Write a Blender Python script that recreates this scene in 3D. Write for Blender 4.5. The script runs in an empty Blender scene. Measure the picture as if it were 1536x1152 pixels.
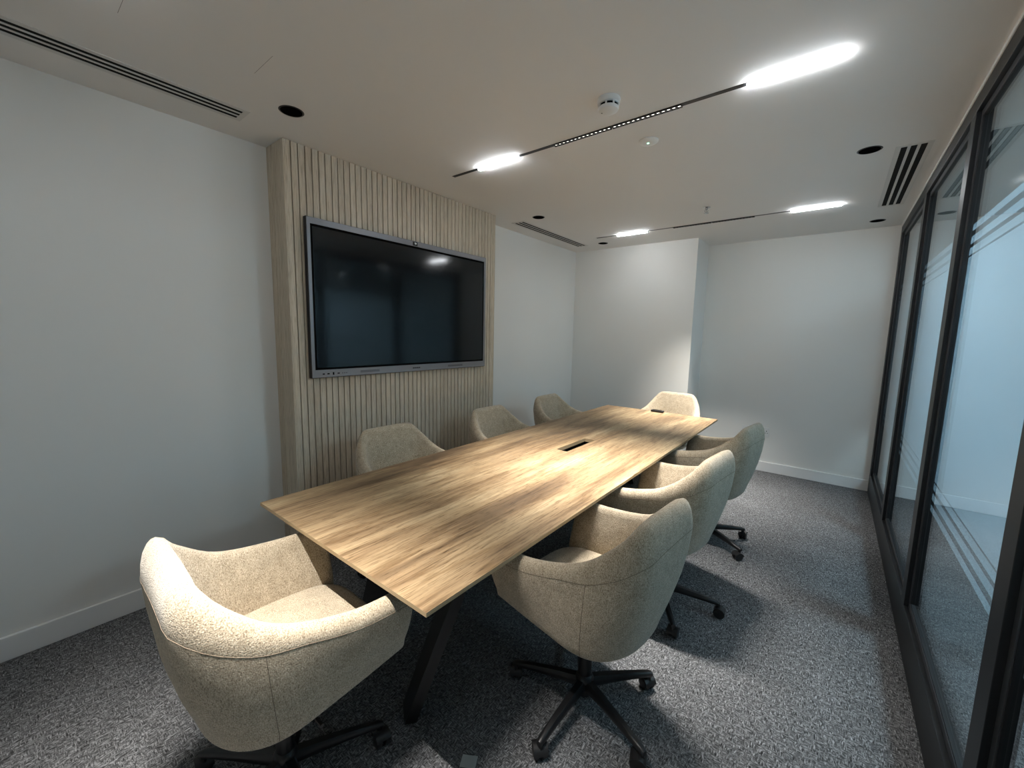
import bpy, bmesh, math, random
from mathutils import Vector, Matrix
random.seed(7)
PI = math.pi
scene = bpy.context.scene
COL = scene.collection

# ------------------------------------------------------------------ sizes
W, H = 3.194, 2.593            # room width (to the glass wall), ceiling height
YB, YC, XS = 5.581, 5.093, 1.524   # back wall, boxed-out wall, its corner
YR = -0.95                     # wall behind the camera
XC = 5.1                       # far wall of the corridor beyond the glass
PX, PY0, PY1 = 0.223, 1.336, 3.191   # slatted panel
TX0, TX1, TY0, TY1, TZ = 0.866, 1.993, 0.886, 4.417, 0.74

# ------------------------------------------------------------------ materials
def mat(name):
    m = bpy.data.materials.new(name); m.use_nodes = True
    nt = m.node_tree
    return m, nt, nt.nodes['Principled BSDF'], nt.nodes['Material Output']

def plain(name, col, rough=0.5, metal=0.0, spec=0.5):
    m, nt, b, o = mat(name)
    b.inputs['Base Color'].default_value = (*col, 1)
    b.inputs['Roughness'].default_value = rough
    b.inputs['Metallic'].default_value = metal
    b.inputs['Specular IOR Level'].default_value = spec
    return m

def ramp(nt, stops):
    r = nt.nodes.new('ShaderNodeValToRGB')
    e = r.color_ramp.elements
    while len(e) < len(stops): e.new(0.5)
    for k, (p, c) in enumerate(stops):
        e[k].position = p; e[k].color = (*c, 1)
    return r

def noise(nt, vec, scale, detail=3, rough=0.5, dist=0.0):
    n = nt.nodes.new('ShaderNodeTexNoise')
    n.inputs['Scale'].default_value = scale
    n.inputs['Detail'].default_value = detail
    n.inputs['Roughness'].default_value = rough
    n.inputs['Distortion'].default_value = dist
    if vec is not None: nt.links.new(vec, n.inputs['Vector'])
    return n

def mapping(nt, scale, rot=(0, 0, 0)):
    t = nt.nodes.new('ShaderNodeTexCoord'); mp = nt.nodes.new('ShaderNodeMapping')
    mp.inputs['Scale'].default_value = scale
    mp.inputs['Rotation'].default_value = rot
    nt.links.new(t.outputs['Object'], mp.inputs['Vector'])
    return mp.outputs['Vector']

def mix(nt, a, b, fac, mode='MIX'):
    n = nt.nodes.new('ShaderNodeMix'); n.data_type = 'RGBA'; n.blend_type = mode
    for key, v in ((6, a), (7, b), (0, fac)):
        if hasattr(v, 'is_output'): nt.links.new(v, n.inputs[key])
        else: n.inputs[key].default_value = (*v, 1) if isinstance(v, tuple) else v
    return n.outputs[2]

def bump(nt, b, h, strength, dist):
    n = nt.nodes.new('ShaderNodeBump')
    n.inputs['Strength'].default_value = strength
    n.inputs['Distance'].default_value = dist
    nt.links.new(h, n.inputs['Height']); nt.links.new(n.outputs['Normal'], b.inputs['Normal'])

def paint(name, col, rough=0.75):
    m, nt, b, o = mat(name)
    v = mapping(nt, (1, 1, 1))
    n = noise(nt, v, 1.3, 4)
    c = mix(nt, tuple(x * 0.97 for x in col), tuple(min(1, x * 1.02) for x in col), n.outputs['Fac'])
    nt.links.new(c, b.inputs['Base Color'])
    b.inputs['Roughness'].default_value = rough
    b.inputs['Specular IOR Level'].default_value = 0.25
    n2 = noise(nt, v, 260, 2)
    bump(nt, b, n2.outputs['Fac'], 0.06, 0.002)
    return m

def wood(name, dark, mid, light, along, cross, rough, bands=(0.32, 0.52, 0.70), scale=1.0):
    """timber with the grain along one object axis"""
    m, nt, b, o = mat(name)
    sc = [cross, cross, cross]; sc[along] = cross * 0.055
    v = mapping(nt, tuple(sc))
    broad = noise(nt, v, 0.9 * scale, 4, 0.55, 0.6)
    rb = ramp(nt, [(bands[0], dark), (bands[1], mid), (bands[2], light)])
    nt.links.new(broad.outputs['Fac'], rb.inputs['Fac'])
    fine = noise(nt, v, 9.0 * scale, 5, 0.6, 0.3)
    rf = ramp(nt, [(0.34, tuple(x * 0.42 for x in mid)), (0.50, mid), (0.66, light)])
    nt.links.new(fine.outputs['Fac'], rf.inputs['Fac'])
    c = mix(nt, rb.outputs['Color'], rf.outputs['Color'], 0.38)
    sc2 = [cross * 6, cross * 6, cross * 6]; sc2[along] = cross * 0.14
    v2 = mapping(nt, tuple(sc2))
    pore = noise(nt, v2, 5.0 * scale, 2, 0.5)
    rp = ramp(nt, [(0.33, (0.45, 0.42, 0.40)), (0.44, (1, 1, 1)), (1.0, (1, 1, 1))])
    nt.links.new(pore.outputs['Fac'], rp.inputs['Fac'])
    c = mix(nt, c, rp.outputs['Color'], 0.55, 'MULTIPLY')
    nt.links.new(c, b.inputs['Base Color'])
    b.inputs['Roughness'].default_value = rough
    b.inputs['Specular IOR Level'].default_value = 0.35
    bump(nt, b, fine.outputs['Fac'], 0.12, 0.002)
    return m

def oak(name):
    """rustic oak with the grain along object Y: broad smudges, streaks and short dark pores"""
    m, nt, b, o = mat(name)
    wv = noise(nt, mapping(nt, (2.2, 0.8, 2)), 1.0, 2)
    base = mapping(nt, (1, 1, 1))
    def layer(sx, sy, detail, rough, stops, dist=0.0):
        n = noise(nt, mapping(nt, (sx, sy, sx)), 1.0, detail, rough, dist)
        r = ramp(nt, stops); nt.links.new(n.outputs['Fac'], r.inputs['Fac'])
        return n, r.outputs['Color']
    _, broad = layer(7.5, 0.85, 3, 0.55, [(0.30, (0.140, 0.092, 0.055)), (0.45, (0.295, 0.200, 0.112)), (0.58, (0.41, 0.295, 0.170)), (0.72, (0.53, 0.41, 0.255))], 0.5)
    nf, fine = layer(105, 4.2, 5, 0.65, [(0.32, (0.46, 0.40, 0.34)), (0.47, (0.93, 0.92, 0.90)), (0.70, (1.18, 1.17, 1.14))], 0.3)
    _, dash = layer(200, 13.0, 3, 0.6, [(0.33, (0.34, 0.28, 0.23)), (0.44, (1, 1, 1)), (1.0, (1, 1, 1))])
    _, smud = layer(22, 2.2, 4, 0.6, [(0.34, (0.66, 0.60, 0.54)), (0.50, (1, 1, 1)), (1.0, (1.06, 1.06, 1.05))], 0.8)
    c = mix(nt, broad, fine, 0.95, 'MULTIPLY')
    c = mix(nt, c, dash, 0.8, 'MULTIPLY')
    c = mix(nt, c, smud, 0.9, 'MULTIPLY')
    nt.links.new(c, b.inputs['Base Color'])
    b.inputs['Roughness'].default_value = 0.42
    b.inputs['Specular IOR Level'].default_value = 0.35
    bump(nt, b, nf.outputs['Fac'], 0.10, 0.001)
    return m

def carpet(name):
    """flecked loop pile: short light and dark fibres lying in two directions"""
    m, nt, b, o = mat(name)
    def fib(sx, sy, rot, lo, mid, hi):
        n = noise(nt, mapping(nt, (sx, sy, 60), (0, 0, rot)), 1.0, 2, 0.55, 0.6)
        r = ramp(nt, [(0.34, (lo,) * 3), (0.50, (mid,) * 3), (0.66, (hi,) * 3)])
        nt.links.new(n.outputs['Fac'], r.inputs['Fac']); return n, r.outputs['Color']
    n1, c1 = fib(230, 55, 0.6, 0.024, 0.100, 0.34)
    n2, c2 = fib(60, 260, 0.25, 0.030, 0.108, 0.31)
    sel = noise(nt, mapping(nt, (45, 45, 45)), 1.0, 2)
    rs = ramp(nt, [(0.42, (0, 0, 0)), (0.58, (1, 1, 1))]); nt.links.new(sel.outputs['Fac'], rs.inputs['Fac'])
    c = mix(nt, c1, c2, rs.outputs['Color'])
    big = noise(nt, mapping(nt, (2.2, 2.2, 2.2)), 1.0, 2)
    rb = ramp(nt, [(0.3, (0.86, 0.87, 0.89)), (0.7, (1.08, 1.09, 1.12))]); nt.links.new(big.outputs['Fac'], rb.inputs['Fac'])
    c = mix(nt, c, rb.outputs['Color'], 1.0, 'MULTIPLY')
    nt.links.new(c, b.inputs['Base Color'])
    b.inputs['Roughness'].default_value = 0.95
    b.inputs['Specular IOR Level'].default_value = 0.1
    bump(nt, b, n1.outputs['Fac'], 0.5, 0.003)
    return m

def fabric(name):
    m, nt, b, o = mat(name)
    v = mapping(nt, (1, 1, 1))
    n1 = noise(nt, mapping(nt, (330, 330, 200)), 1.0, 2, 0.6)
    r1 = ramp(nt, [(0.30, (0.19, 0.140, 0.088)), (0.46, (0.43, 0.352, 0.248)), (0.60, (0.54, 0.455, 0.335)), (0.75, (0.71, 0.63, 0.505))])
    nt.links.new(n1.outputs['Fac'], r1.inputs['Fac'])
    n2 = noise(nt, v, 30, 3, 0.6)
    r2 = ramp(nt, [(0.3, (0.84, 0.83, 0.81)), (0.65, (1.05, 1.05, 1.05))])
    nt.links.new(n2.outputs['Fac'], r2.inputs['Fac'])
    c = mix(nt, r1.outputs['Color'], r2.outputs['Color'], 1.0, 'MULTIPLY')
    nt.links.new(c, b.inputs['Base Color'])
    b.inputs['Roughness'].default_value = 0.95
    b.inputs['Specular IOR Level'].default_value = 0.12
    b.inputs['Sheen Weight'].default_value = 0.25
    b.inputs['Sheen Roughness'].default_value = 0.6
    n3 = noise(nt, mapping(nt, (260, 260, 260)), 1.0, 2)
    bump(nt, b, n3.outputs['Fac'], 0.55, 0.003)
    return m

def emit(name, col, strength):
    m, nt, b, o = mat(name)
    b.inputs['Base Color'].default_value = (0.8, 0.8, 0.8, 1)
    b.inputs['Emission Color'].default_value = (*col, 1)
    b.inputs['Emission Strength'].default_value = strength
    return m

def glass_mat(name, tint=(0.90, 0.95, 0.95), base=0.05):
    m, nt, b, o = mat(name)
    nt.nodes.remove(b)
    tr = nt.nodes.new('ShaderNodeBsdfTransparent'); tr.inputs['Color'].default_value = (*tint, 1)
    gl = nt.nodes.new('ShaderNodeBsdfGlossy'); gl.inputs['Roughness'].default_value = 0.0
    gl.inputs['Color'].default_value = (0.93, 0.97, 1.0, 1)
    lw = nt.nodes.new('ShaderNodeLayerWeight'); lw.inputs['Blend'].default_value = 0.5
    p = nt.nodes.new('ShaderNodeMath'); p.operation = 'POWER'; p.inputs[1].default_value = 5
    nt.links.new(lw.outputs['Facing'], p.inputs[0])
    ma = nt.nodes.new('ShaderNodeMath'); ma.operation = 'MULTIPLY_ADD'
    ma.inputs[1].default_value = 1 - base; ma.inputs[2].default_value = base
    nt.links.new(p.outputs[0], ma.inputs[0])
    mx = nt.nodes.new('ShaderNodeMixShader')
    nt.links.new(ma.outputs[0], mx.inputs[0]); nt.links.new(tr.outputs[0], mx.inputs[1]); nt.links.new(gl.outputs[0], mx.inputs[2])
    nt.links.new(mx.outputs[0], o.inputs['Surface'])
    return m

def film_mat(name):
    m, nt, b, o = mat(name)
    nt.nodes.remove(b)
    tl = nt.nodes.new('ShaderNodeBsdfTranslucent'); tl.inputs['Color'].default_value = (0.80, 0.90, 0.97, 1)
    df = nt.nodes.new('ShaderNodeBsdfDiffuse'); df.inputs['Color'].default_value = (0.75, 0.84, 0.90, 1)
    tr = nt.nodes.new('ShaderNodeBsdfTransparent'); tr.inputs['Color'].default_value = (0.95, 0.98, 1, 1)
    m1 = nt.nodes.new('ShaderNodeMixShader'); m1.inputs[0].default_value = 0.25
    nt.links.new(tl.outputs[0], m1.inputs[1]); nt.links.new(df.outputs[0], m1.inputs[2])
    m2 = nt.nodes.new('ShaderNodeMixShader'); m2.inputs[0].default_value = 0.45
    nt.links.new(m1.outputs[0], m2.inputs[1]); nt.links.new(tr.outputs[0], m2.inputs[2])
    nt.links.new(m2.outputs[0], o.inputs['Surface'])
    return m

M = dict(
    wall=paint('wall_paint', (0.745, 0.735, 0.70)),
    ceil=paint('ceiling_paint', (0.75, 0.735, 0.715)),
    skirt=plain('skirting_gloss', (0.78, 0.78, 0.77), 0.4),
    carpet=carpet('grey_carpet'),
    panel=wood('ash_panel', (0.42, 0.355, 0.268), (0.53, 0.455, 0.35), (0.60, 0.525, 0.41), 2, 16, 0.6),
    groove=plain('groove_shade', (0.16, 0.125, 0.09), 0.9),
    oak=oak('oak_top'),
    oak_edge=plain('oak_edge', (0.42, 0.31, 0.18), 0.5),
    black=plain('black_metal', (0.008, 0.008, 0.009), 0.38),
    blackplastic=plain('black_plastic', (0.012, 0.012, 0.013), 0.5),
    frame=plain('anthracite_frame', (0.010, 0.011, 0.013), 0.45),
    gasket=plain('rubber_gasket', (0.004, 0.004, 0.005), 0.7),
    bead=plain('glazing_bead', (0.05, 0.052, 0.056), 0.35),
    white=plain('white_plastic', (0.72, 0.72, 0.70), 0.45),
    ventm=plain('vent_white', (0.60, 0.59, 0.57), 0.5),
    void=plain('dark_void', (0.004, 0.004, 0.004), 0.9, spec=0.0),
    slot=plain('vent_slot_shade', (0.018, 0.018, 0.018), 0.9, spec=0.1),
    silver=plain('silver_bezel', (0.20, 0.20, 0.215), 0.4, 0.3),
    screen=plain('screen_glass', (0.004, 0.005, 0.006), 0.10, 0, 0.45),
    chrome=plain('chrome', (0.6, 0.6, 0.6), 0.2, 1.0),
    fabric=fabric('oatmeal_fabric'),
    seamm=plain('seam_thread', (0.17, 0.135, 0.095), 0.9),
    led=emit('led_diffuser', (0.92, 0.96, 1.0), 95.0),
    dot=emit('led_dot', (1.0, 0.95, 0.88), 2.2),
    green=emit('green_led', (0.35, 1.0, 0.65), 3.0),
    clamp=emit('corridor_lamp', (0.64, 0.85, 1.0), 62.0),
    glass=glass_mat('clear_glass'),
    film=film_mat('frosted_film'),
    paper=plain('paper', (0.55, 0.58, 0.58), 0.8),
    corridor=paint('corridor_paint', (0.66, 0.70, 0.72)),
)

# ------------------------------------------------------------------ mesh helpers
def box(bm, x0, x1, y0, y1, z0, z1, mi=0):
    vs = [bm.verts.new((x, y, z)) for z in (z0, z1) for x, y in ((x0, y0), (x1, y0), (x1, y1), (x0, y1))]
    fs = [(3, 2, 1, 0), (4, 5, 6, 7), (0, 1, 5, 4), (1, 2, 6, 5), (2, 3, 7, 6), (3, 0, 4, 7)]
    out = []
    for f in fs:
        fc = bm.faces.new([vs[i] for i in f]); fc.material_index = mi; out.append(fc)
    return vs

def beam(bm, a, b, wa, ha, wb=None, hb=None, side=None, mi=0):
    """tapered rectangular bar between two points"""
    wb = wa if wb is None else wb; hb = ha if hb is None else hb
    a, b = Vector(a), Vector(b); d = (b - a).normalized()
    s = Vector(side) if side else d.cross(Vector((0, 0, 1)))
    if s.length < 1e-5: s = Vector((1, 0, 0))
    s = (s - d * s.dot(d)).normalized(); u = s.cross(d).normalized()
    vs = []
    for p, w, h in ((a, wa, ha), (b, wb, hb)):
        for i, j in ((-1, -1), (1, -1), (1, 1), (-1, 1)):
            vs.append(bm.verts.new(p + s * (i * w / 2) + u * (j * h / 2)))
    for f in [(3, 2, 1, 0), (4, 5, 6, 7), (0, 1, 5, 4), (1, 2, 6, 5), (2, 3, 7, 6), (3, 0, 4, 7)]:
        bm.faces.new([vs[i] for i in f]).material_index = mi

def lathe(bm, prof, n=32, c=(0, 0, 0), axis='Z', mi=0):
    """profile of (r, h) pairs spun round an axis through c"""
    rings = []
    for r, h in prof:
        ring = []
        for k in range(n):
            t = 2 * PI * k / n
            p = {'Z': (r * math.cos(t), r * math.sin(t), h), 'X': (h, r * math.cos(t), r * math.sin(t)),
                 'Y': (r * math.sin(t), h, r * math.cos(t))}[axis]
            ring.append(bm.verts.new((c[0] + p[0], c[1] + p[1], c[2] + p[2])))
        rings.append(ring)
    for a, b in zip(rings, rings[1:]):
        for k in range(n):
            bm.faces.new((a[k], a[(k + 1) % n], b[(k + 1) % n], b[k])).material_index = mi
    bm.faces.new(list(reversed(rings[0]))).material_index = mi
    bm.faces.new(rings[-1]).material_index = mi

def tube(bm, pts, r, n=8, mi=0):
    pts = [Vector(p) for p in pts]; rings = []
    for i, p in enumerate(pts):
        d = (pts[min(i + 1, len(pts) - 1)] - pts[max(i - 1, 0)]).normalized()
        s = d.cross(Vector((0, 0, 1)))
        if s.length < 1e-3: s = d.cross(Vector((1, 0, 0)))
        s.normalize(); u = s.cross(d)
        rr = r[i] if isinstance(r, (list, tuple)) else r
        rings.append([bm.verts.new(p + (s * math.cos(2 * PI * k / n) + u * math.sin(2 * PI * k / n)) * rr) for k in range(n)])
    for a, b in zip(rings, rings[1:]):
        for k in range(n): bm.faces.new((a[k], a[(k + 1) % n], b[(k + 1) % n], b[k])).material_index = mi
    bm.faces.new(rings[0]).material_index = mi; bm.faces.new(list(reversed(rings[-1]))).material_index = mi

def mesh(name, bm, mats, smooth=False, bevel=0.0, seg=2, angle=35):
    bmesh.ops.recalc_face_normals(bm, faces=bm.faces[:])
    if bevel:
        es = [e for e in bm.edges if len(e.link_faces) == 2 and e.calc_face_angle(0) > math.radians(30)]
        bmesh.ops.bevel(bm, geom=es, offset=bevel, segments=seg, affect='EDGES', profile=0.5, clamp_overlap=True)
    me = bpy.data.meshes.new(name); bm.to_mesh(me); bm.free()
    for m in (mats if isinstance(mats, (list, tuple)) else [mats]): me.materials.append(m)
    if smooth:
        me.polygons.foreach_set('use_smooth', [True] * len(me.polygons))
        try: me.set_sharp_from_angle(angle=math.radians(angle))
        except Exception: pass
    return me

def link(name, me, parent=None, loc=(0, 0, 0), rot=(0, 0, 0)):
    o = bpy.data.objects.new(name, me); COL.objects.link(o)
    o.location = loc; o.rotation_euler = rot
    if parent: o.parent = parent
    return o

def obj(name, bm, mats, parent=None, loc=(0, 0, 0), rot=(0, 0, 0), **kw):
    return link(name, mesh(name, bm, mats, **kw), parent, loc, rot)

def boxobj(name, m, x0, x1, y0, y1, z0, z1, parent=None, bevel=0.0):
    """box whose origin sits at its centre of base"""
    bm = bmesh.new(); cx, cy = (x0 + x1) / 2, (y0 + y1) / 2
    box(bm, x0 - cx, x1 - cx, y0 - cy, y1 - cy, 0, z1 - z0)
    return obj(name, bm, m, parent, (cx, cy, z0), bevel=bevel)

def tag(o, label=None, cat=None, group=None, kind=None):
    if label: o['label'] = label
    if cat: o['category'] = cat
    if group: o['group'] = group
    if kind: o['kind'] = kind
    return o

def thing(name, label, cat, loc=(0, 0, 0), rz=0, group=None, kind=None):
    o = bpy.data.objects.new(name, None); COL.objects.link(o)
    o.empty_display_size = 0.1
    o.location = loc; o.rotation_euler = (0, 0, rz)
    return tag(o, label, cat, group, kind)

def struct(o, label, cat):
    return tag(o, label, cat, None, 'structure')

# ------------------------------------------------------------------ the setting
T = 0.12
def slab(name, m, dims, label, cat): return struct(boxobj(name, m, *dims), label, cat)

# floor: carpet laid in tiles, with fine seams between them
bm = bmesh.new()
box(bm, -T, XC + T, YR - T, YB + T, -0.1, 0.0)
struct(obj('floor', bm, M['carpet']), 'mottled grey carpet floor', 'floor')
# ceiling with slots cut where the linear lights and grilles sit is drawn as one slab
bm = bmesh.new()
box(bm, -T, W + 0.04, YR - T, YB + T, H, H + 0.1, 0)
for x0, x1, y in ((0.73, 0.90, 0.575), (0.745, 0.93, 1.0)): box(bm, x0, x1, y, y + 0.0012, H - 0.0002, H + 0.0005, 1)
struct(obj('ceiling', bm, [M['ceil'], plain('hairline', (0.20, 0.19, 0.18), 0.9)]), 'plain off-white plaster ceiling of the room', 'ceiling')
slab('wall_left', M['wall'], (-T, 0, YR - T, YB + T, 0, H), 'white painted wall behind the slatted panel', 'wall')
slab('wall_back', M['wall'], (XS - 0.05, W + 0.08, YB, YB + T, 0, H), 'white painted end wall reaching to the glass', 'wall')
slab('wall_boxing', M['wall'], (0, XS, YC, YB + T, 0, H), 'white boxed-out wall section left of the end wall', 'wall')
slab('wall_rear', M['wall'], (0, W + 0.04, YR - T, YR, 0, H), 'white painted wall behind the viewer', 'wall')

def skirting(name, x0, x1, y0, y1, label):
    return struct(boxobj(name, M['skirt'], x0, x1, y0, y1, 0, 0.112, bevel=0.003), label, 'baseboard')
ST = 0.016
skirting('baseboard_left', 0, ST, YR, PY0, 'white baseboard along the left wall before the panel')
skirting('baseboard_left.001', 0, ST, PY1, YC - ST, 'white baseboard between the panel and the boxed corner')
skirting('baseboard_back', XS + ST, W, YB - ST, YB, 'white baseboard along the end wall')
skirting('baseboard_boxing', 0, XS + ST, YC - ST, YC, 'white baseboard along the boxed-out wall')
skirting('baseboard_return', XS, XS + ST, YC, YB, 'short white baseboard on the side of the boxed-out wall')

# corridor beyond the glass
slab('wall_corridor', M['corridor'], (XC, XC + T, YR - T, YB + T, 0, H + 0.1), 'corridor wall beyond the glass', 'wall')
slab('wall_corridor_end', M['corridor'], (W + 0.08, XC, YB, YB + T, 0, H + 0.1), 'corridor end wall beyond the glass', 'wall')
slab('wall_corridor_rear', M['corridor'], (W + 0.08, XC, YR - T, YR, 0, H + 0.1), 'near corridor end wall beyond the glass', 'wall')
slab('ceiling_corridor', M['ceil'], (W + 0.04, XC + T, YR - T, YB + T, H, H + 0.1), 'corridor ceiling beyond the glass', 'ceiling')

# ------------------------------------------------------------------ glass partition
part = thing('wall_right', 'black framed glass partition wall with a frosted band', 'glass wall', (W, 0, 0), kind='structure')
def pbox(name, m, x0, x1, y0, y1, z0, z1, bevel=0.0015):
    return boxobj(name, m, x0, x1, y0, y1, z0, z1, part, bevel)
D1, D2 = 0.017, 0.026          # step back to the glazing bead, then to the glass
DP = 0.06                      # overall frame depth
SILL, HEAD = 0.195, 2.502
YE = YR
pbox('bottom_rail', M['frame'], 0, DP, YE, YB, 0, SILL)
pbox('top_rail', M['frame'], 0, DP, YE, YB, HEAD, 2.574)
pbox('ceiling_trim', M['white'], -0.004, DP, YE, YB, 2.574, H)
posts = [-0.76 + 1.245 * k for k in range(5)] + [5.533]
posts = [-0.735, 0.505, 1.747, 2.982, 4.227, 5.533]
for yc in posts:
    pbox('mullion', M['frame'], 0, DP, yc - 0.0475, yc + 0.0475, SILL, HEAD)
spans = [(YE, posts[0] - 0.0475)] + [(a + 0.0475, b - 0.0475) for a, b in zip(posts, posts[1:])]
def strips():
    out = [(0.858, 1.880)]
    for a, b in ((1.888, 1.919), (1.936, 1.968), (1.992, 2.020)):
        out.append((a, b)); out.append((2.738 - b, 2.738 - a))
    return out
for (a, b) in spans:
    if b - a < 0.12: continue
    bm = bmesh.new(); bw = 0.03
    # glazing bead: a step between frame and glass all round the pane, with a dark gasket
    box(bm, D1, 0.045, 0, bw, SILL, HEAD); box(bm, D1, 0.045, b - a - bw, b - a, SILL, HEAD)
    box(bm, D1, 0.045, bw, b - a - bw, SILL, SILL + bw); box(bm, D1, 0.045, bw, b - a - bw, HEAD - bw, HEAD)
    g = 0.004
    for (y0, y1, z0, z1) in ((bw, bw + g, SILL + bw, HEAD - bw), (b - a - bw - g, b - a - bw, SILL + bw, HEAD - bw),
                             (bw, b - a - bw, SILL + bw, SILL + bw + g), (bw, b - a - bw, HEAD - bw - g, HEAD - bw)):
        box(bm, D1 + 0.003, 0.042, y0, y1, z0, z1, 1)
    obj('glazing_bead', bm, [M['bead'], M['gasket']], part, (0, a, 0))
    gp = boxobj('glass_pane', M['glass'], D2, D2 + 0.010, a + bw, b - bw, SILL + bw, HEAD - bw, part)
    bm = bmesh.new(); yc = 0
    hw = (b - a) / 2 - bw - g
    for (z0, z1) in strips(): box(bm, 0, 0.0006, -hw, hw, z0 - SILL - bw, z1 - SILL - bw)
    fm = obj('frosted_film', bm, M['film'], gp, (0.0056, 0, 0))
    tag(fm, 'frosted band with three thinner stripes above and below')

# ------------------------------------------------------------------ slatted panel
bm = bmesh.new()
PD = PX - 0.008
L = PY1 - PY0
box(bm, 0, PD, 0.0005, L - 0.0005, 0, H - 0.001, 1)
edges = [0.0, 0.035]
while edges[-1] + 0.041 < L - 0.02: edges.append(edges[-1] + 0.041)
edges.append(L)
def slat(x0, x1, y0, y1):
    nv = len(bm.verts)
    box(bm, x0, x1, y0, y1, 0, H - 0.001, 0)
gap = 0.0055
for k, (a, b) in enumerate(zip(edges, edges[1:])):
    slat(PD - 0.001, PX, a + (gap / 2 if k else 0), b - (gap / 2 if b < L else 0))
# narrow sides: one slat at the wall, one wide corner board
for y0, y1 in ((-0.008, 0.0), (L, L + 0.008)):
    slat(0.0, 0.068, y0, y1); slat(0.0735, PX, y0, y1)
pn = obj('slatted_panel', bm, [M['panel'], M['groove']], None, (0, PY0, 0), bevel=0.0012, seg=1)
tag(pn, 'pale timber slatted feature panel on the left wall carrying the screen', 'wall panel')

# ------------------------------------------------------------------ wall screen
TY, TZ0, TYW, TZH = 1.430, 1.206, 1.600, 0.974
TF = 0.261 - PX
tv = thing('wall_display', 'large dark wall display with a silver frame hung on the slatted panel', 'screen', (PX, TY, TZ0))
bm = bmesh.new(); box(bm, 0.0, TF - 0.006, -0.004, TYW + 0.004, -0.004, TZH + 0.004)
obj('casing', bm, M['blackplastic'], tv, bevel=0.004)
bl, br, bt, bb = 0.020, 0.022, 0.036, 0.048
bm = bmesh.new()
x0, x1 = TF - 0.010, TF
box(bm, x0, x1, 0, bl, 0, TZH); box(bm, x0, x1, TYW - br, TYW, 0, TZH)
box(bm, x0, x1, bl, TYW - br, 0, bb); box(bm, x0, x1, bl, TYW - br, TZH - bt, TZH)
bz = obj('bezel', bm, M['silver'], tv)
tag(bz, 'silver frame round the dark screen')
bm = bmesh.new(); box(bm, TF - 0.012, TF - 0.0035, bl, TYW - br, bb, TZH - bt)
ins = obj('inner_border', bm, M['void'], tv)
bm = bmesh.new(); box(bm, TF - 0.010, TF - 0.002, bl + 0.013, TYW - br - 0.013, bb + 0.013, TZH - bt - 0.015)
obj('screen', bm, M['screen'], tv)
bm = bmesh.new(); box(bm, TF - 0.002, TF + 0.006, 0.785, 0.825, TZH - 0.032, TZH - 0.004)
cam_ = obj('camera_module', bm, M['blackplastic'], tv, bevel=0.002)
bm = bmesh.new(); lathe(bm, [(0.006, 0), (0.008, 0.0015), (0.005, 0.003)], 20, (TF + 0.006, 0.805, TZH - 0.018), 'X')
obj('lens', bm, M['chrome'], cam_, smooth=True)
for y, w, h in ((0.072, 0.014, 0.008), (0.103, 0.016, 0.008), (0.137, 0.010, 0.018), (0.172, 0.016, 0.007), (0.200, 0.007, 0.004), (0.214, 0.007, 0.004), (0.228, 0.007, 0.004)):
    bm = bmesh.new(); box(bm, TF - 0.004, TF + 0.0006, y - w / 2, y + w / 2, 0.021 - h / 2, 0.021 + h / 2)
    obj('port', bm, M['void'], tv)
for y0, y1 in ((0.33, 0.48), (1.14, 1.31)):
    bm = bmesh.new()
    for k in range(4): box(bm, TF - 0.004, TF + 0.0005, y0, y1, 0.016 + 0.004 * k, 0.018 + 0.004 * k)
    obj('speaker_grille', bm, M['frame'], tv)
bm = bmesh.new(); yy = 0.775            # small illegible dark wordmark below the picture
for w in (0.010, 0.006, 0.009, 0.007, 0.010, 0.005, 0.008):
    box(bm, TF - 0.004, TF + 0.0005, yy, yy + w, 0.019, 0.028); yy += w + 0.0025
obj('logo', bm, M['void'], tv)

# ------------------------------------------------------------------ meeting table
tb = thing('meeting_table', 'long oak-topped meeting table on black splayed legs', 'table', ((TX0 + TX1) / 2, (TY0 + TY1) / 2, 0))
hx, hy, th = (TX1 - TX0) / 2, (TY1 - TY0) / 2, 0.024
gx0, gx1, gy0, gy1 = 1.395 - 1.4295, 1.477 - 1.4295, 2.506 - 2.6515, 2.903 - 2.6515
bm = bmesh.new()
xs, ys = [-hx, gx0, gx1, hx], [-hy, gy0, gy1, hy]
ch = 0.010
def ringz(z, ins=0):
    return {(i, j): bm.verts.new((xs[i] + (ins if i == 0 else -ins if i == 3 else 0), ys[j] + (ins if j == 0 else -ins if j == 3 else 0), z)) for i in range(4) for j in range(4)}
top, mid, bot = ringz(TZ), None, ringz(TZ - th, 0.012)
mid = ringz(TZ - 0.014)
for i in range(3):
    for j in range(3):
        if (i, j) == (1, 1): continue
        bm.faces.new((top[i, j], top[i + 1, j], top[i + 1, j + 1], top[i, j + 1])).material_index = 0
        bm.faces.new((bot[i, j], bot[i, j + 1], bot[i + 1, j + 1], bot[i + 1, j])).material_index = 2
def band(seq, a, b, mi):
    for p, q in zip(seq, seq[1:]): bm.faces.new((a[p], b[p], b[q], a[q])).material_index = mi
per = [(i, 0) for i in range(4)] + [(3, j) for j in range(1, 4)] + [(i, 3) for i in (2, 1, 0)] + [(0, j) for j in (2, 1, 0)]
band(per, top, mid, 1); band(per, mid, bot, 2)
hole = [(1, 1), (1, 2), (2, 2), (2, 1), (1, 1)]
band(hole, top, mid, 1); band(hole, mid, bot, 1)
for v in mid.values():
    if not v.link_faces: bm.verts.remove(v)
obj('tabletop', bm, [M['oak'], M['oak_edge'], M['black']], tb)
bm = bmesh.new()                       # cable tray hung under the opening
a0, a1, b0, b1 = gx0 - 0.01, gx1 + 0.01, gy0 - 0.01, gy1 + 0.01
z0, z1 = TZ - th - 0.09, TZ - th
box(bm, a0, a1, b0, b1, z0, z0 + 0.004)
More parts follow.
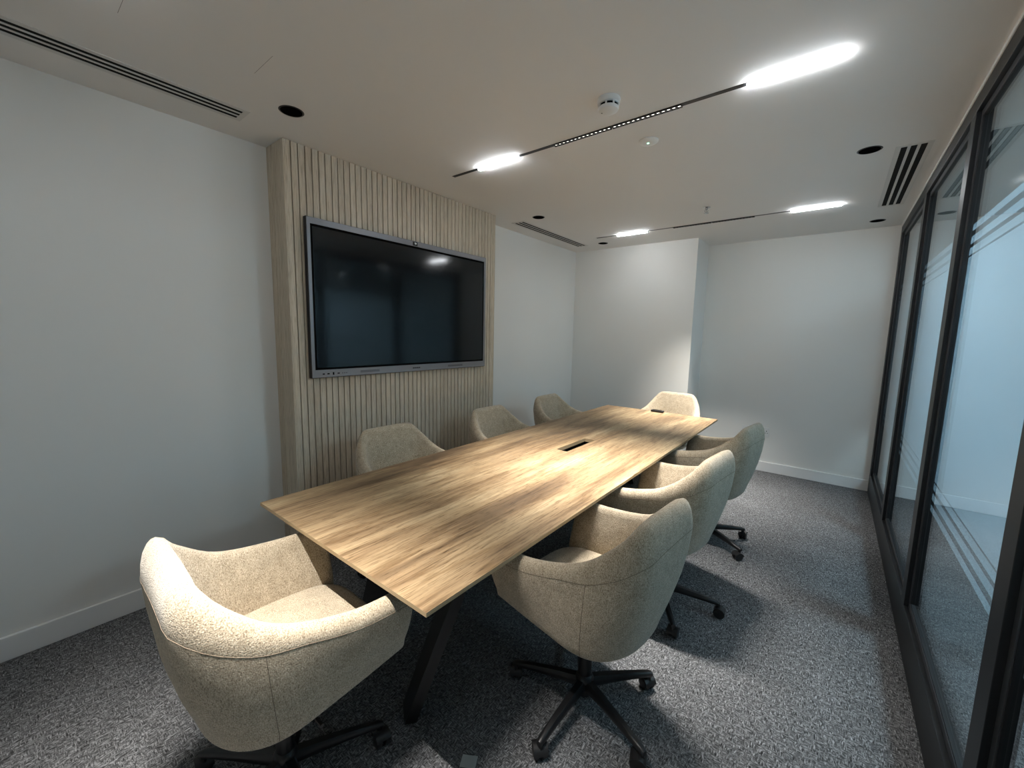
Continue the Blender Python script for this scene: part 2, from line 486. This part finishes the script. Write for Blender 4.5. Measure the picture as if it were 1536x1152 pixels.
box(bm, a0 - 0.004, a0, b0, b1, z0, z1); box(bm, a1, a1 + 0.004, b0, b1, z0, z1)
box(bm, a0, a1, b0 - 0.004, b0, z0, z1); box(bm, a0, a1, b1, b1 + 0.004, z0, z1)
obj('cable_tray', bm, M['black'], tb)
for sy in (-1, 1):
    for sx in (-1, 1):
        bm = bmesh.new()
        beam(bm, (sx * 0.18, sy * 1.535, 0.0), (sx * 0.26, sy * 1.235, TZ - th - 0.03), 0.10, 0.05, 0.15, 0.05, (0.8 * sx, 0.6 * sy, 0))
        for v in bm.verts:
            if v.co.z < 0.06: v.co.z = 0.0
            else: v.co.z = TZ - th - 0.03
        obj('leg', bm, M['black'], tb)
for sy, y0, y1 in ((-1, -1.19, -0.30), (1, 0.40, 1.19)):
    bm = bmesh.new()
    box(bm, -0.30, 0.30, sy * 1.235 - 0.04, sy * 1.235 + 0.04, TZ - th - 0.03, TZ - th); box(bm, -0.05, 0.05, y0, y1, TZ - th - 0.03, TZ - th)
    obj('underframe', bm, M['black'], tb)

# small black box at the far end of the table
pk = thing('cable_box', 'small black box lying on the far end of the table', 'box', (1.435, 4.375, TZ), 0.0)
bm = bmesh.new(); box(bm, -0.062, 0.062, -0.022, 0.022, 0, 0.022)
obj('housing', bm, M['blackplastic'], pk, bevel=0.006, seg=3, smooth=True)
bm = bmesh.new(); box(bm, -0.045, 0.045, -0.012, 0.012, 0.0215, 0.0235)
obj('lid', bm, M['void'], pk, bevel=0.001)

# ------------------------------------------------------------------ chairs
def catmull(P, m):
    Q = [Vector((-P[1][0], P[1][1], P[1][2]))] + [Vector(p) for p in P]
    Q.append(Q[-1] * 2 - Q[-2]); out = []
    for i in range(1, len(Q) - 2):
        a, b, c, d = Q[i - 1:i + 3]
        for k in range(m):
            t = k / m
            out.append(0.5 * (2 * b + (c - a) * t + (2 * a - 5 * b + 4 * c - d) * t * t + (3 * b - a - 3 * c + d) * t ** 3))
    out.append(Q[-2]); return out

def resample(P, n):
    L = [0.0]
    for p, q in zip(P, P[1:]): L.append(L[-1] + (q.xy - p.xy).length)
    out = []
    for k in range(n + 1):
        t = L[-1] * k / n; i = 0
        while i < len(P) - 2 and L[i + 1] < t: i += 1
        f = (t - L[i]) / max(1e-9, L[i + 1] - L[i]); out.append(P[i].lerp(P[i + 1], f))
    return out, L[-1]

def shell_mesh():
    """tub shell: a crest line running arm - back - arm, a padded rim over it and a wall tapering to a smaller base"""
    bm = bmesh.new()
    DZ = 0.012
    crest = catmull([(0, -0.272, 0.895), (0.105, -0.273, 0.895), (0.176, -0.268, 0.884), (0.224, -0.208, 0.815),
                     (0.262, -0.100, 0.736), (0.294, 0.075, 0.694), (0.300, 0.250, 0.684)], 10)
    n = 26
    crest, Ltot = resample(crest, n)
    foot = []
    for k in range(41):
        t = (PI / 2) * k / 40
        foot.append(Vector((0.276 * math.sin(t) ** (2 / 2.5), -0.252 * max(0.0, math.cos(t)) ** (2 / 2.5), 0)))
    for k in range(1, 9): foot.append(Vector((0.276 + 0.010 * k / 8, 0.248 * k / 8, 0)))
    foot, _ = resample(foot, n)
    def sm(e0, e1, x):
        t = min(1, max(0, (x - e0) / (e1 - e0))); return t * t * (3 - 2 * t)
    def nrm(P, i):
        p, q = P[max(i - 1, 0)], P[min(i + 1, n)]
        if i == 0: p = Vector((-q.x, q.y, 0))
        d = Vector((q.x - p.x, q.y - p.y, 0)).normalized(); return Vector((-d.y, d.x, 0))
    half = []
    for i in range(n + 1):
        s = i / n
        c = crest[i].copy(); c.z += DZ
        wb = 1 - sm(0.22, 0.62, s)
        nr = nrm(crest, i); nf = nrm(foot, i)
        th = 0.056 + 0.012 * wb; sd = 0.042 + 0.070 * wb
        zb = 0.366 + DZ + 0.066 * min(1.0, (max(0.0, foot[i].y + 0.20) / 0.45) ** 1.3)
        ro = c - nr * (0.60 * th)                         # outermost line of the rim
        fo = Vector((foot[i].x, foot[i].y, zb))
        row = [fo + nf * 0.075 + Vector((0, 0, 0.001)), fo + nf * 0.050, fo + nf * 0.024 + Vector((0, 0, 0.007)), fo + nf * 0.007 + Vector((0, 0, 0.025)), fo + Vector((0, 0, 0.052))]
        lo, hi = row[4], Vector((ro.x, ro.y, c.z - sd))
        for f in (0.25, 0.5, 0.75): row.append(lo.lerp(hi, f) - nr * ((0.008 + 0.010 * wb) * math.sin(PI * f)))
        for t in (0.0, 0.35, 0.70, 1.05, 1.32, PI / 2): row.append(Vector((ro.x, ro.y, 0)) + nr * (0.60 * th * (1 - math.cos(t))) + Vector((0, 0, c.z - sd * (1 - math.sin(t)))))
        ri = c + nr * (0.40 * th)
        row += [ri - nr * 0.008 + Vector((0, 0, -0.008)), ri + Vector((0, 0, -0.028))]
        li = fo + nf * 0.070 + Vector((0, 0, 0.060)); ui = row[-1].copy()
        for f in (0.3, 0.65, 1.0): row.append(ui.lerp(li, f) + nr * (0.006 * math.sin(PI * f)))
        half.append(row)
    mir = lambda row: [Vector((-p.x, p.y, p.z)) for p in row]
    def caps(row):
        out = []
        R = 0.024; m = len(row); cx = sum(p.x for p in row) / m
        for t in (0.35, 0.75, 1.15, PI / 2):
            ins = R * (1 - math.cos(t)); new = []
            for k in range(m):
                p, q, c = row[k - 1], row[(k + 1) % m], row[k]
                d = Vector((q.x - p.x, q.z - p.z)); d.normalize() if d.length > 1e-6 else None
                nv = Vector((-d.y, d.x))
                fz = (c.z - row[1].z) / (row[13].z - row[1].z)
                mid = Vector((row[1].x - 0.035 + (row[13].x - row[1].x + 0.03) * fz, min(max(c.z, row[1].z + 0.03), row[13].z - 0.03)))
                if nv.dot(mid - Vector((c.x, c.z))) < 0: nv = -nv
                x, z = c.x + nv.x * ins, c.z + nv.y * ins
                z = min(max(z, row[1].z + ins * 0.55), row[13].z - ins * 0.9)
                new.append(Vector((x, c.y + R * math.sin(t), z)))
            out.append(new)
        return out
    right = half + caps(half[-1])
    full = [mir(r) for r in reversed(right[1:])] + right
    V = [[bm.verts.new(p) for p in row] for row in full]
    m = len(V[0])
    for r0, r1 in zip(V, V[1:]):
        for k in range(m - 1): bm.faces.new((r0[k], r1[k], r1[k + 1], r0[k + 1]))
        bm.faces.new((r0[0], r0[m - 1], r1[m - 1], r1[0]))
    for ring in (V[0], V[-1]):
        lo, hi = 0, m - 1
        while lo + 1 <= hi - 1:                     # stitch outer side to inner side across the arm end
            vs = [ring[lo], ring[lo + 1], ring[hi - 1], ring[hi]] if lo + 1 != hi - 1 else [ring[lo], ring[lo + 1], ring[hi]]
            bm.faces.new(vs); lo += 1; hi -= 1
    N = len(V)                                      # underside panel between the two halves
    for i in range(4, N // 2):
        q = []
        for v in (V[i][0], V[i + 1][0], V[N - 2 - i][0], V[N - 1 - i][0]):
            if v not in q: q.append(v)
        if len(q) >= 3: bm.faces.new(q)
    # stitched seams: one below the rim all the way round, one down each rear corner
    tube(bm, [mir(r)[8] for r in reversed(half[1:])] + [r[8] for r in half], 0.0009, 6, 1)
    for f in (lambda r: r, mir):
        tube(bm, [f(half[12])[k] for k in (8, 7, 6, 5, 4, 3, 2)], 0.0009, 6, 1)
    return mesh('shell', bm, [M['fabric'], M['seamm']], smooth=True, angle=70)

def cushion_mesh():
    bm = bmesh.new()
    N = 48
    def plan(t, k):
        # D-shaped seat: round at the back, straighter at the front
        c, s = math.cos(t), math.sin(t); e = 2 / 4.0
        x = 0.238 * math.copysign(abs(c) ** e, c); y = (0.272 if s > 0 else 0.225) * math.copysign(abs(s) ** e, s)
        return x * k, y * k + 0.012
    rings = []
    for k, z in ((0.93, 0.400), (0.985, 0.408), (1.0, 0.430), (1.0, 0.484), (0.99, 0.498), (0.965, 0.507), (0.91, 0.512), (0.7, 0.517), (0.4, 0.520), (0.12, 0.521)):
        rings.append([bm.verts.new((*plan(2 * PI * j / N, k), z - 0.012 * max(0.0, plan(2 * PI * j / N, k)[1]) / 0.3)) for j in range(N)])
    for r0, r1 in zip(rings, rings[1:]):
        for j in range(N): bm.faces.new((r0[j], r0[(j + 1) % N], r1[(j + 1) % N], r1[j]))
    bm.faces.new(list(reversed(rings[0]))); bm.faces.new(rings[-1])
    return mesh('seat_cushion', bm, M['fabric'], smooth=True, angle=60)

def column_mesh():
    bm = bmesh.new()
    lathe(bm, [(0.030, 0.055), (0.034, 0.062), (0.036, 0.125), (0.030, 0.140), (0.027, 0.142), (0.027, 0.255), (0.024, 0.26), (0.016, 0.262), (0.016, 0.345)], 28)
    return mesh('gas_column', bm, M['black'], smooth=True)
def mech_mesh():
    bm = bmesh.new()
    box(bm, -0.085, 0.085, -0.10, 0.10, 0.330, 0.362)
    box(bm, -0.045, 0.045, -0.07, 0.07, 0.300, 0.332)
    return mesh('tilt_mechanism', bm, M['black'], bevel=0.006, seg=2)
def lever_mesh():
    bm = bmesh.new(); tube(bm, [(0.08, 0.02, 0.345), (0.15, 0.03, 0.342), (0.20, 0.035, 0.335)], [0.005, 0.005, 0.007], 8)
    return mesh('lever', bm, M['black'], smooth=True)
def arm_mesh():
    bm = bmesh.new()                    # tapered star leg along +X
    pts = [(0.020, 0.104), (0.11, 0.099), (0.21, 0.089), (0.297, 0.078), (0.312, 0.074)]
    wd = [0.042, 0.036, 0.030, 0.026, 0.020]; ht = [0.044, 0.036, 0.028, 0.022, 0.016]
    rings = []
    for (r, z), w, h in zip(pts, wd, ht):
        rings.append([bm.verts.new((r, w / 2 * x, z + h / 2 * y)) for x, y in ((-0.6, 1), (0.6, 1), (1, 0.35), (1, -0.7), (0.7, -1), (-0.7, -1), (-1, -0.7), (-1, 0.35))])
    for p, q in zip(rings, rings[1:]):
        for k in range(8): bm.faces.new((p[k], p[(k + 1) % 8], q[(k + 1) % 8], q[k]))
    bm.faces.new(rings[0]); bm.faces.new(list(reversed(rings[-1])))
    return mesh('star_leg', bm, M['black'], smooth=True, angle=50)
def caster_mesh():
    bm = bmesh.new()                    # stem and hood; the wheels are sub-parts
    lathe(bm, [(0.009, 0.040), (0.009, 0.075)], 16)
    prof = []
    N = 14
    ring0, ring1 = [], []
    for k in range(N + 1):
        t = PI * (0.02 + 0.86 * k / N)
        for r, ring in ((0.0300, ring0), (0.0245, ring1)):
            ring.append((0.012 - r * math.cos(t), 0.028 + r * math.sin(t)))
    L0 = [[bm.verts.new((x, s, z)) for x, z in ring0] for s in (-0.026, 0.026)]
    L1 = [[bm.verts.new((x, s, z)) for x, z in ring1] for s in (-0.024, 0.024)]
    for k in range(N):
        bm.faces.new((L0[0][k], L0[0][k + 1], L0[1][k + 1], L0[1][k]))
        bm.faces.new((L1[0][k], L1[1][k], L1[1][k + 1], L1[0][k + 1]))
        bm.faces.new((L0[0][k], L1[0][k], L1[0][k + 1], L0[0][k + 1])); bm.faces.new((L0[1][k], L0[1][k + 1], L1[1][k + 1], L1[1][k]))
    for k in (0, N): bm.faces.new((L0[0][k], L0[1][k], L1[1][k], L1[0][k]))
    box(bm, -0.010, 0.014, -0.004, 0.004, 0.018, 0.052)
    return mesh('caster', bm, M['blackplastic'], smooth=True, angle=40)
def wheel_mesh():
    bm = bmesh.new()
    lathe(bm, [(0.010, -0.0095), (0.021, -0.0095), (0.0265, -0.007), (0.028, 0.0), (0.0265, 0.007), (0.021, 0.0095), (0.010, 0.0085)], 28, (0, 0, 0), 'Y')
    return mesh('wheel', bm, M['blackplastic'], smooth=True, angle=50)

CH = dict(shell=shell_mesh(), cushion=cushion_mesh(), column=column_mesh(), mech=mech_mesh(), lever=lever_mesh(),
          arm=arm_mesh(), caster=caster_mesh(), wheel=wheel_mesh())

def build_chair(x, y, face, base, star, lift, label, casters):
    """face: degrees the seat points to; base: where the column stands; star: degrees of one base leg"""
    t = thing('swivel_chair', label, 'chair', (x, y, 0), math.radians(face - 90), 'tub chairs round the meeting table')
    link('shell', CH['shell'], t, (0, 0, lift)); link('seat_cushion', CH['cushion'], t, (0, 0, lift))
    off = Matrix.Rotation(-math.radians(face - 90), 2) @ Vector((base[0] - x, base[1] - y)) if base else Vector((0, 0))
    off = Vector((off.x, off.y, 0))
    mc = link('tilt_mechanism', CH['mech'], t, off + Vector((0, 0, lift))); link('lever', CH['lever'], mc)
    link('gas_column', CH['column'], t, off)
    for k in range(5):
        an = math.radians(star - face + 90 + 72 * k)
        link('star_leg', CH['arm'], t, off, (0, 0, an))
        c = link('caster', CH['caster'], t, off + Vector((0.300 * math.cos(an), 0.300 * math.sin(an), 0)), (0, 0, an + casters[k]))
        for s in (-1, 1): link('wheel', CH['wheel'], c, (0.012, s * 0.0145, 0.028))
    return t

rnd = random.Random(3)
def sw(): return [rnd.uniform(-2.6, 2.6) for _ in range(5)]
S = 'beige tub swivel chair '
build_chair(1.488, 0.720, 88, (1.510, 0.695), 68, 0.0, S + 'at the near end of the table, its back nearest the viewer', sw())
build_chair(2.126, 1.625, 175, (2.126, 1.597), -92, 0.008, S + 'nearest of the glass-side row, five-star base in full view', sw())
build_chair(2.115, 2.492, 173, (2.140, 2.467), -59, 0.008, S + 'in the middle of the row along the glass side', sw())
build_chair(2.138, 3.448, 172, (2.160, 3.410), -30, 0.008, S + 'last of the glass-side row, before the wall sockets', sw())
build_chair(0.820, 1.765, -2, None, 20, -0.014, S + 'on the screen side, below the left part of the display', sw())
build_chair(0.825, 2.760, 0, None, 45, -0.014, S + 'on the screen side, before the right edge of the slatted panel', sw())
build_chair(0.790, 3.710, 0, None, 10, -0.014, S + 'on the screen side, nearest the boxed-out wall', sw())
build_chair(1.470, 4.610, -90, None, 30, -0.010, S + 'at the far end of the table, facing the viewer', sw())

# ------------------------------------------------------------------ ceiling fittings
def track(y, label):
    x0, x1 = 0.595, 2.745
    t = thing('linear_light', label, 'ceiling light', (x0, y, H), group='linear ceiling lights')
    Ln = x1 - x0; w = 0.026
    bm = bmesh.new()
    box(bm, 0, Ln, -w / 2, w / 2, -0.0015, -0.0002)
    obj('channel', bm, M['black'], t)
    for a, b in ((0.245, 0.570), (1.812, 2.148)):
        bm = bmesh.new(); box(bm, a, b, -0.012, 0.012, -0.0135, -0.0008)
        d = obj('diffuser', bm, M['led'], t, bevel=0.004, seg=2)
        tag(d, 'glowing white diffuser')
    for a in (0.835, 1.192):
        bm = bmesh.new(); wl = 0.350; n = 14; zt, zb = -0.0012, -0.0085
        # black blade holding a row of deep square reflector cups, an LED at the top of each
        box(bm, a, a + wl, -0.013, -0.010, zb, zt); box(bm, a, a + wl, 0.010, 0.013, zb, zt)
        for k in range(n + 1):
            cx = a + wl * k / n
            box(bm, max(a, cx - 0.003), min(a + wl, cx + 0.003), -0.010, 0.010, zb, zt)
        box(bm, a, a + wl, -0.010, 0.010, -0.0022, zt)
        sp = obj('spot_module', bm, M['black'], t)
        bm = bmesh.new()
        for k in range(n):
            cx = a + wl * (k + 0.5) / n
            box(bm, cx - 0.0065, cx + 0.0065, -0.0065, 0.0065, -0.0031, -0.0021)
        obj('led_cell', bm, M['dot'], sp)
    for k, cx in enumerate((1.01, 1.367)):
        ld = bpy.data.lights.new('spot_beam', 'AREA'); ld.shape = 'RECTANGLE'; ld.size = 0.33; ld.size_y = 0.012
        ld.energy = SPOT; ld.color = (1.0, 0.96, 0.905); ld.spread = math.radians(SPREAD)
        lo = bpy.data.objects.new('spot_beam', ld); COL.objects.link(lo); lo.location = (x0 + cx, y, H - 0.013)
    return t
SPOT, SPREAD = 9.8, 60
track(0.390, 'linear ceiling light over the near end, showing only its glow on the ceiling')
track(2.311, 'linear ceiling light across the middle of the ceiling beside the smoke detector')
track(4.510, 'linear ceiling light nearest the end wall')

def vent(name, x0, x1, y0, y1, label):
    t = thing(name, label, 'air vent', ((x0 + x1) / 2, (y0 + y1) / 2, H), group='slot air vents')
    hx, hy = (x1 - x0) / 2, (y1 - y0) / 2
    fr = 0.024
    bm = bmesh.new()
    sw_, n = (x1 - x0 - 2 * 0.014) / 3, 3
    z0 = -0.0024
    box(bm, -hx - fr, -hx, -hy - fr, hy + fr, z0, 0); box(bm, hx, hx + fr, -hy - fr, hy + fr, z0, 0)
    box(bm, -hx, hx, -hy - fr, -hy, z0, 0); box(bm, -hx, hx, hy, hy + fr, z0, 0)
    for k in (1, 2):
        c = -hx + k * sw_ + (k - 0.5) * 0.014
        box(bm, c - 0.007, c + 0.007, -hy, hy, z0, 0)
    obj('frame', bm, M['ventm'], t)
    bm = bmesh.new(); box(bm, -hx, hx, -hy, hy, -0.0008, -0.0002)  # flat sheet under the ceiling; the shade inside the slots is its dark colour
    obj('slot_shade', bm, M['slot'], t)
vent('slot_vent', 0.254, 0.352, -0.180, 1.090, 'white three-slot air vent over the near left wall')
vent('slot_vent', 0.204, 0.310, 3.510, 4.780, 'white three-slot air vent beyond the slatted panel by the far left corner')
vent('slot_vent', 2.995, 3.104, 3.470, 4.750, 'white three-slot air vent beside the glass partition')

def downlight(x, y, label):
    t = thing('downlight', label, 'ceiling light', (x, y, H), group='unlit round downlights')
    bm = bmesh.new(); lathe(bm, [(0.050, -0.0004), (0.050, -0.0022), (0.056, -0.0016), (0.058, -0.0003)], 40)
    obj('trim_ring', bm, M['black'], t, smooth=True)
    bm = bmesh.new(); lathe(bm, [(0.0505, -0.0020), (0.030, -0.0024), (0.018, -0.0026)], 40)
    obj('baffle', bm, M['void'], t, smooth=True)
downlight(0.556, 1.235, 'black round downlight above the left edge of the slatted panel')
downlight(2.858, 3.415, 'black round downlight beside the end of the right-hand air vent')
downlight(3.002, 5.276, 'black round downlight in the corner between the end wall and the glass')
downlight(0.519, 3.469, 'black round downlight beyond the slatted panel, beside the far left air vent')
downlight(0.535, 4.788, 'black round downlight in front of the boxed-out wall, left of the far light')

t = thing('smoke_detector', 'white domed smoke detector hanging from the ceiling', 'smoke detector', (1.880, 2.070, H))
bm = bmesh.new(); lathe(bm, [(0.052, 0), (0.053, -0.004), (0.051, -0.022), (0.046, -0.026)], 40)
obj('base', bm, M['white'], t, smooth=True)
bm = bmesh.new(); lathe(bm, [(0.040, -0.0262), (0.040, -0.038)], 40)
ch_ = obj('smoke_chamber', bm, M['void'], t, smooth=True)
for k in range(8):
    an = 2 * PI * k / 8 + 0.2; bm = bmesh.new()
    beam(bm, (0.044 * math.cos(an), 0.044 * math.sin(an), -0.025), (0.044 * math.cos(an), 0.044 * math.sin(an), -0.039), 0.007, 0.005, side=(-math.sin(an), math.cos(an), 0))
    obj('rib', bm, M['white'], t)
bm = bmesh.new(); lathe(bm, [(0.047, -0.038), (0.048, -0.041), (0.044, -0.050), (0.030, -0.058), (0.010, -0.060)], 40)
cv = obj('cover', bm, M['white'], t, smooth=True)
bm = bmesh.new(); lathe(bm, [(0.003, -0.0555), (0.003, -0.0585)], 12, (-0.026, -0.012, 0)); obj('indicator', bm, M['void'], cv)

t = thing('presence_sensor', 'flat round white ceiling sensor with a green light', 'sensor', (1.883, 2.575, H))
bm = bmesh.new(); lathe(bm, [(0.053, -0.0004), (0.053, -0.004), (0.046, -0.010), (0.030, -0.014), (0.012, -0.015)], 40)
obj('housing', bm, M['white'], t, smooth=True)
bm = bmesh.new(); lathe(bm, [(0.007, -0.0145), (0.006, -0.017), (0.002, -0.018)], 16, (0, -0.006, 0)); tag(obj('indicator', bm, M['green'], t), 'lit green indicator')

t = thing('sprinkler', 'small metal sprinkler head hanging from the ceiling', 'sprinkler', (1.853, 4.015, H))
bm = bmesh.new(); lathe(bm, [(0.030, -0.0004), (0.030, -0.003), (0.012, -0.008), (0.010, -0.020)], 28); obj('collar', bm, M['chrome'], t, smooth=True)
bm = bmesh.new()
for s in (-1, 1): tube(bm, [(s * 0.008, 0, -0.018), (s * 0.013, 0, -0.030), (s * 0.004, 0, -0.046)], 0.0025, 8)
lathe(bm, [(0.004, -0.018), (0.004, -0.044)], 12); obj('yoke', bm, M['chrome'], t, smooth=True)
bm = bmesh.new(); lathe(bm, [(0.006, -0.044), (0.020, -0.046), (0.020, -0.048), (0.006, -0.050)], 28); obj('deflector', bm, M['chrome'], t, smooth=True)

# ------------------------------------------------------------------ wall sockets
def socket(x, z, label, holes):
    t = thing('wall_socket', label, 'socket', (x, YB, z), group='wall sockets')
    bm = bmesh.new(); box(bm, -0.052, 0.052, -0.008, -0.0003, -0.052, 0.052); obj('plate', bm, M['white'], t, bevel=0.003)
    if holes:
        bm = bmesh.new()
        for cx in (-0.024, 0.024):
            for dx, dz, w, h in ((-0.010, -0.010, 0.005, 0.010), (0.010, -0.010, 0.005, 0.010), (0, 0.012, 0.008, 0.010)):
                box(bm, cx + dx - w / 2, cx + dx + w / 2, -0.0086, -0.0075, dz - h / 2, dz + h / 2)
        obj('pin_hole', bm, M['void'], t)
    else:
        bm = bmesh.new(); box(bm, -0.012, 0.012, -0.010, -0.0075, -0.012, 0.012); obj('blank_insert', bm, M['white'], t, bevel=0.001)
socket(2.085, 0.452, 'white wall plate behind the last chair, left of the socket with pin holes', False)
socket(2.256, 0.455, 'white wall socket with pin holes beside the last chair of the glass side', True)

# ------------------------------------------------------------------ scrap on the floor
bm = bmesh.new()
cols = 6
g = [[bm.verts.new((-0.028 + 0.056 * i / cols, -0.022 + 0.044 * j, 0.0012 + 0.004 * (i / cols) ** 2)) for j in (0, 1)] for i in range(cols + 1)]
for i in range(cols): bm.faces.new((g[i][0], g[i + 1][0], g[i + 1][1], g[i][1]))
r = bmesh.ops.solidify(bm, geom=bm.faces[:], thickness=0.0006)
tag(obj('paper_scrap', bm, M['paper'], None, (1.925, 1.130, 0.0), (0, 0, 0.5)), 'small white paper scrap lying on the carpet between the near chairs', 'paper')

# ------------------------------------------------------------------ corridor lamp
for yy in (2.90,):
    t = thing('ceiling_panel_light', 'cool white ceiling panel light in the corridor beyond the glass', 'ceiling light', (4.40, yy, H))
    bm = bmesh.new(); box(bm, -0.30, 0.30, -0.30, 0.30, -0.012, -0.0005); obj('frame', bm, M['white'], t)
    bm = bmesh.new(); box(bm, -0.28, 0.28, -0.28, 0.28, -0.0135, -0.0115); obj('diffuser', bm, M['clamp'], t)

w = bpy.data.worlds.new('dim'); scene.world = w; w.use_nodes = True
w.node_tree.nodes['Background'].inputs[0].default_value = (0.5, 0.55, 0.6, 1)
w.node_tree.nodes['Background'].inputs[1].default_value = 0.02

# ------------------------------------------------------------------ camera
cd = bpy.data.cameras.new('camera'); cam = bpy.data.objects.new('camera', cd); COL.objects.link(cam)
cd.sensor_fit = 'HORIZONTAL'; cd.sensor_width = 36.0; cd.lens = 36.0 * 611.93 / 1536.0
cd.clip_start = 0.01
yaw, pitch, roll = 0.6666, -0.1222, 0.0206
f = Vector((-math.sin(yaw) * math.cos(pitch), math.cos(yaw) * math.cos(pitch), math.sin(pitch)))
r0 = Vector((math.cos(yaw), math.sin(yaw), 0)); u0 = r0.cross(f)
r = r0 * math.cos(roll) + u0 * math.sin(roll); u = u0 * math.cos(roll) - r0 * math.sin(roll)
mx = Matrix((r, u, -f)).transposed().to_4x4(); mx.translation = Vector((2.808, 0.2099, 1.5063))
cam.matrix_world = mx
scene.camera = cam

scene.view_settings.view_transform = 'Standard'
scene.view_settings.look = 'None'
scene.view_settings.gamma = 1.0
scene.view_settings.use_curve_mapping = False
scene.view_settings.exposure = 0.1
scene.cycles.use_denoising = True
scene.cycles.max_bounces = 12
scene.cycles.transparent_max_bounces = 16
scene.cycles.diffuse_bounces = 6
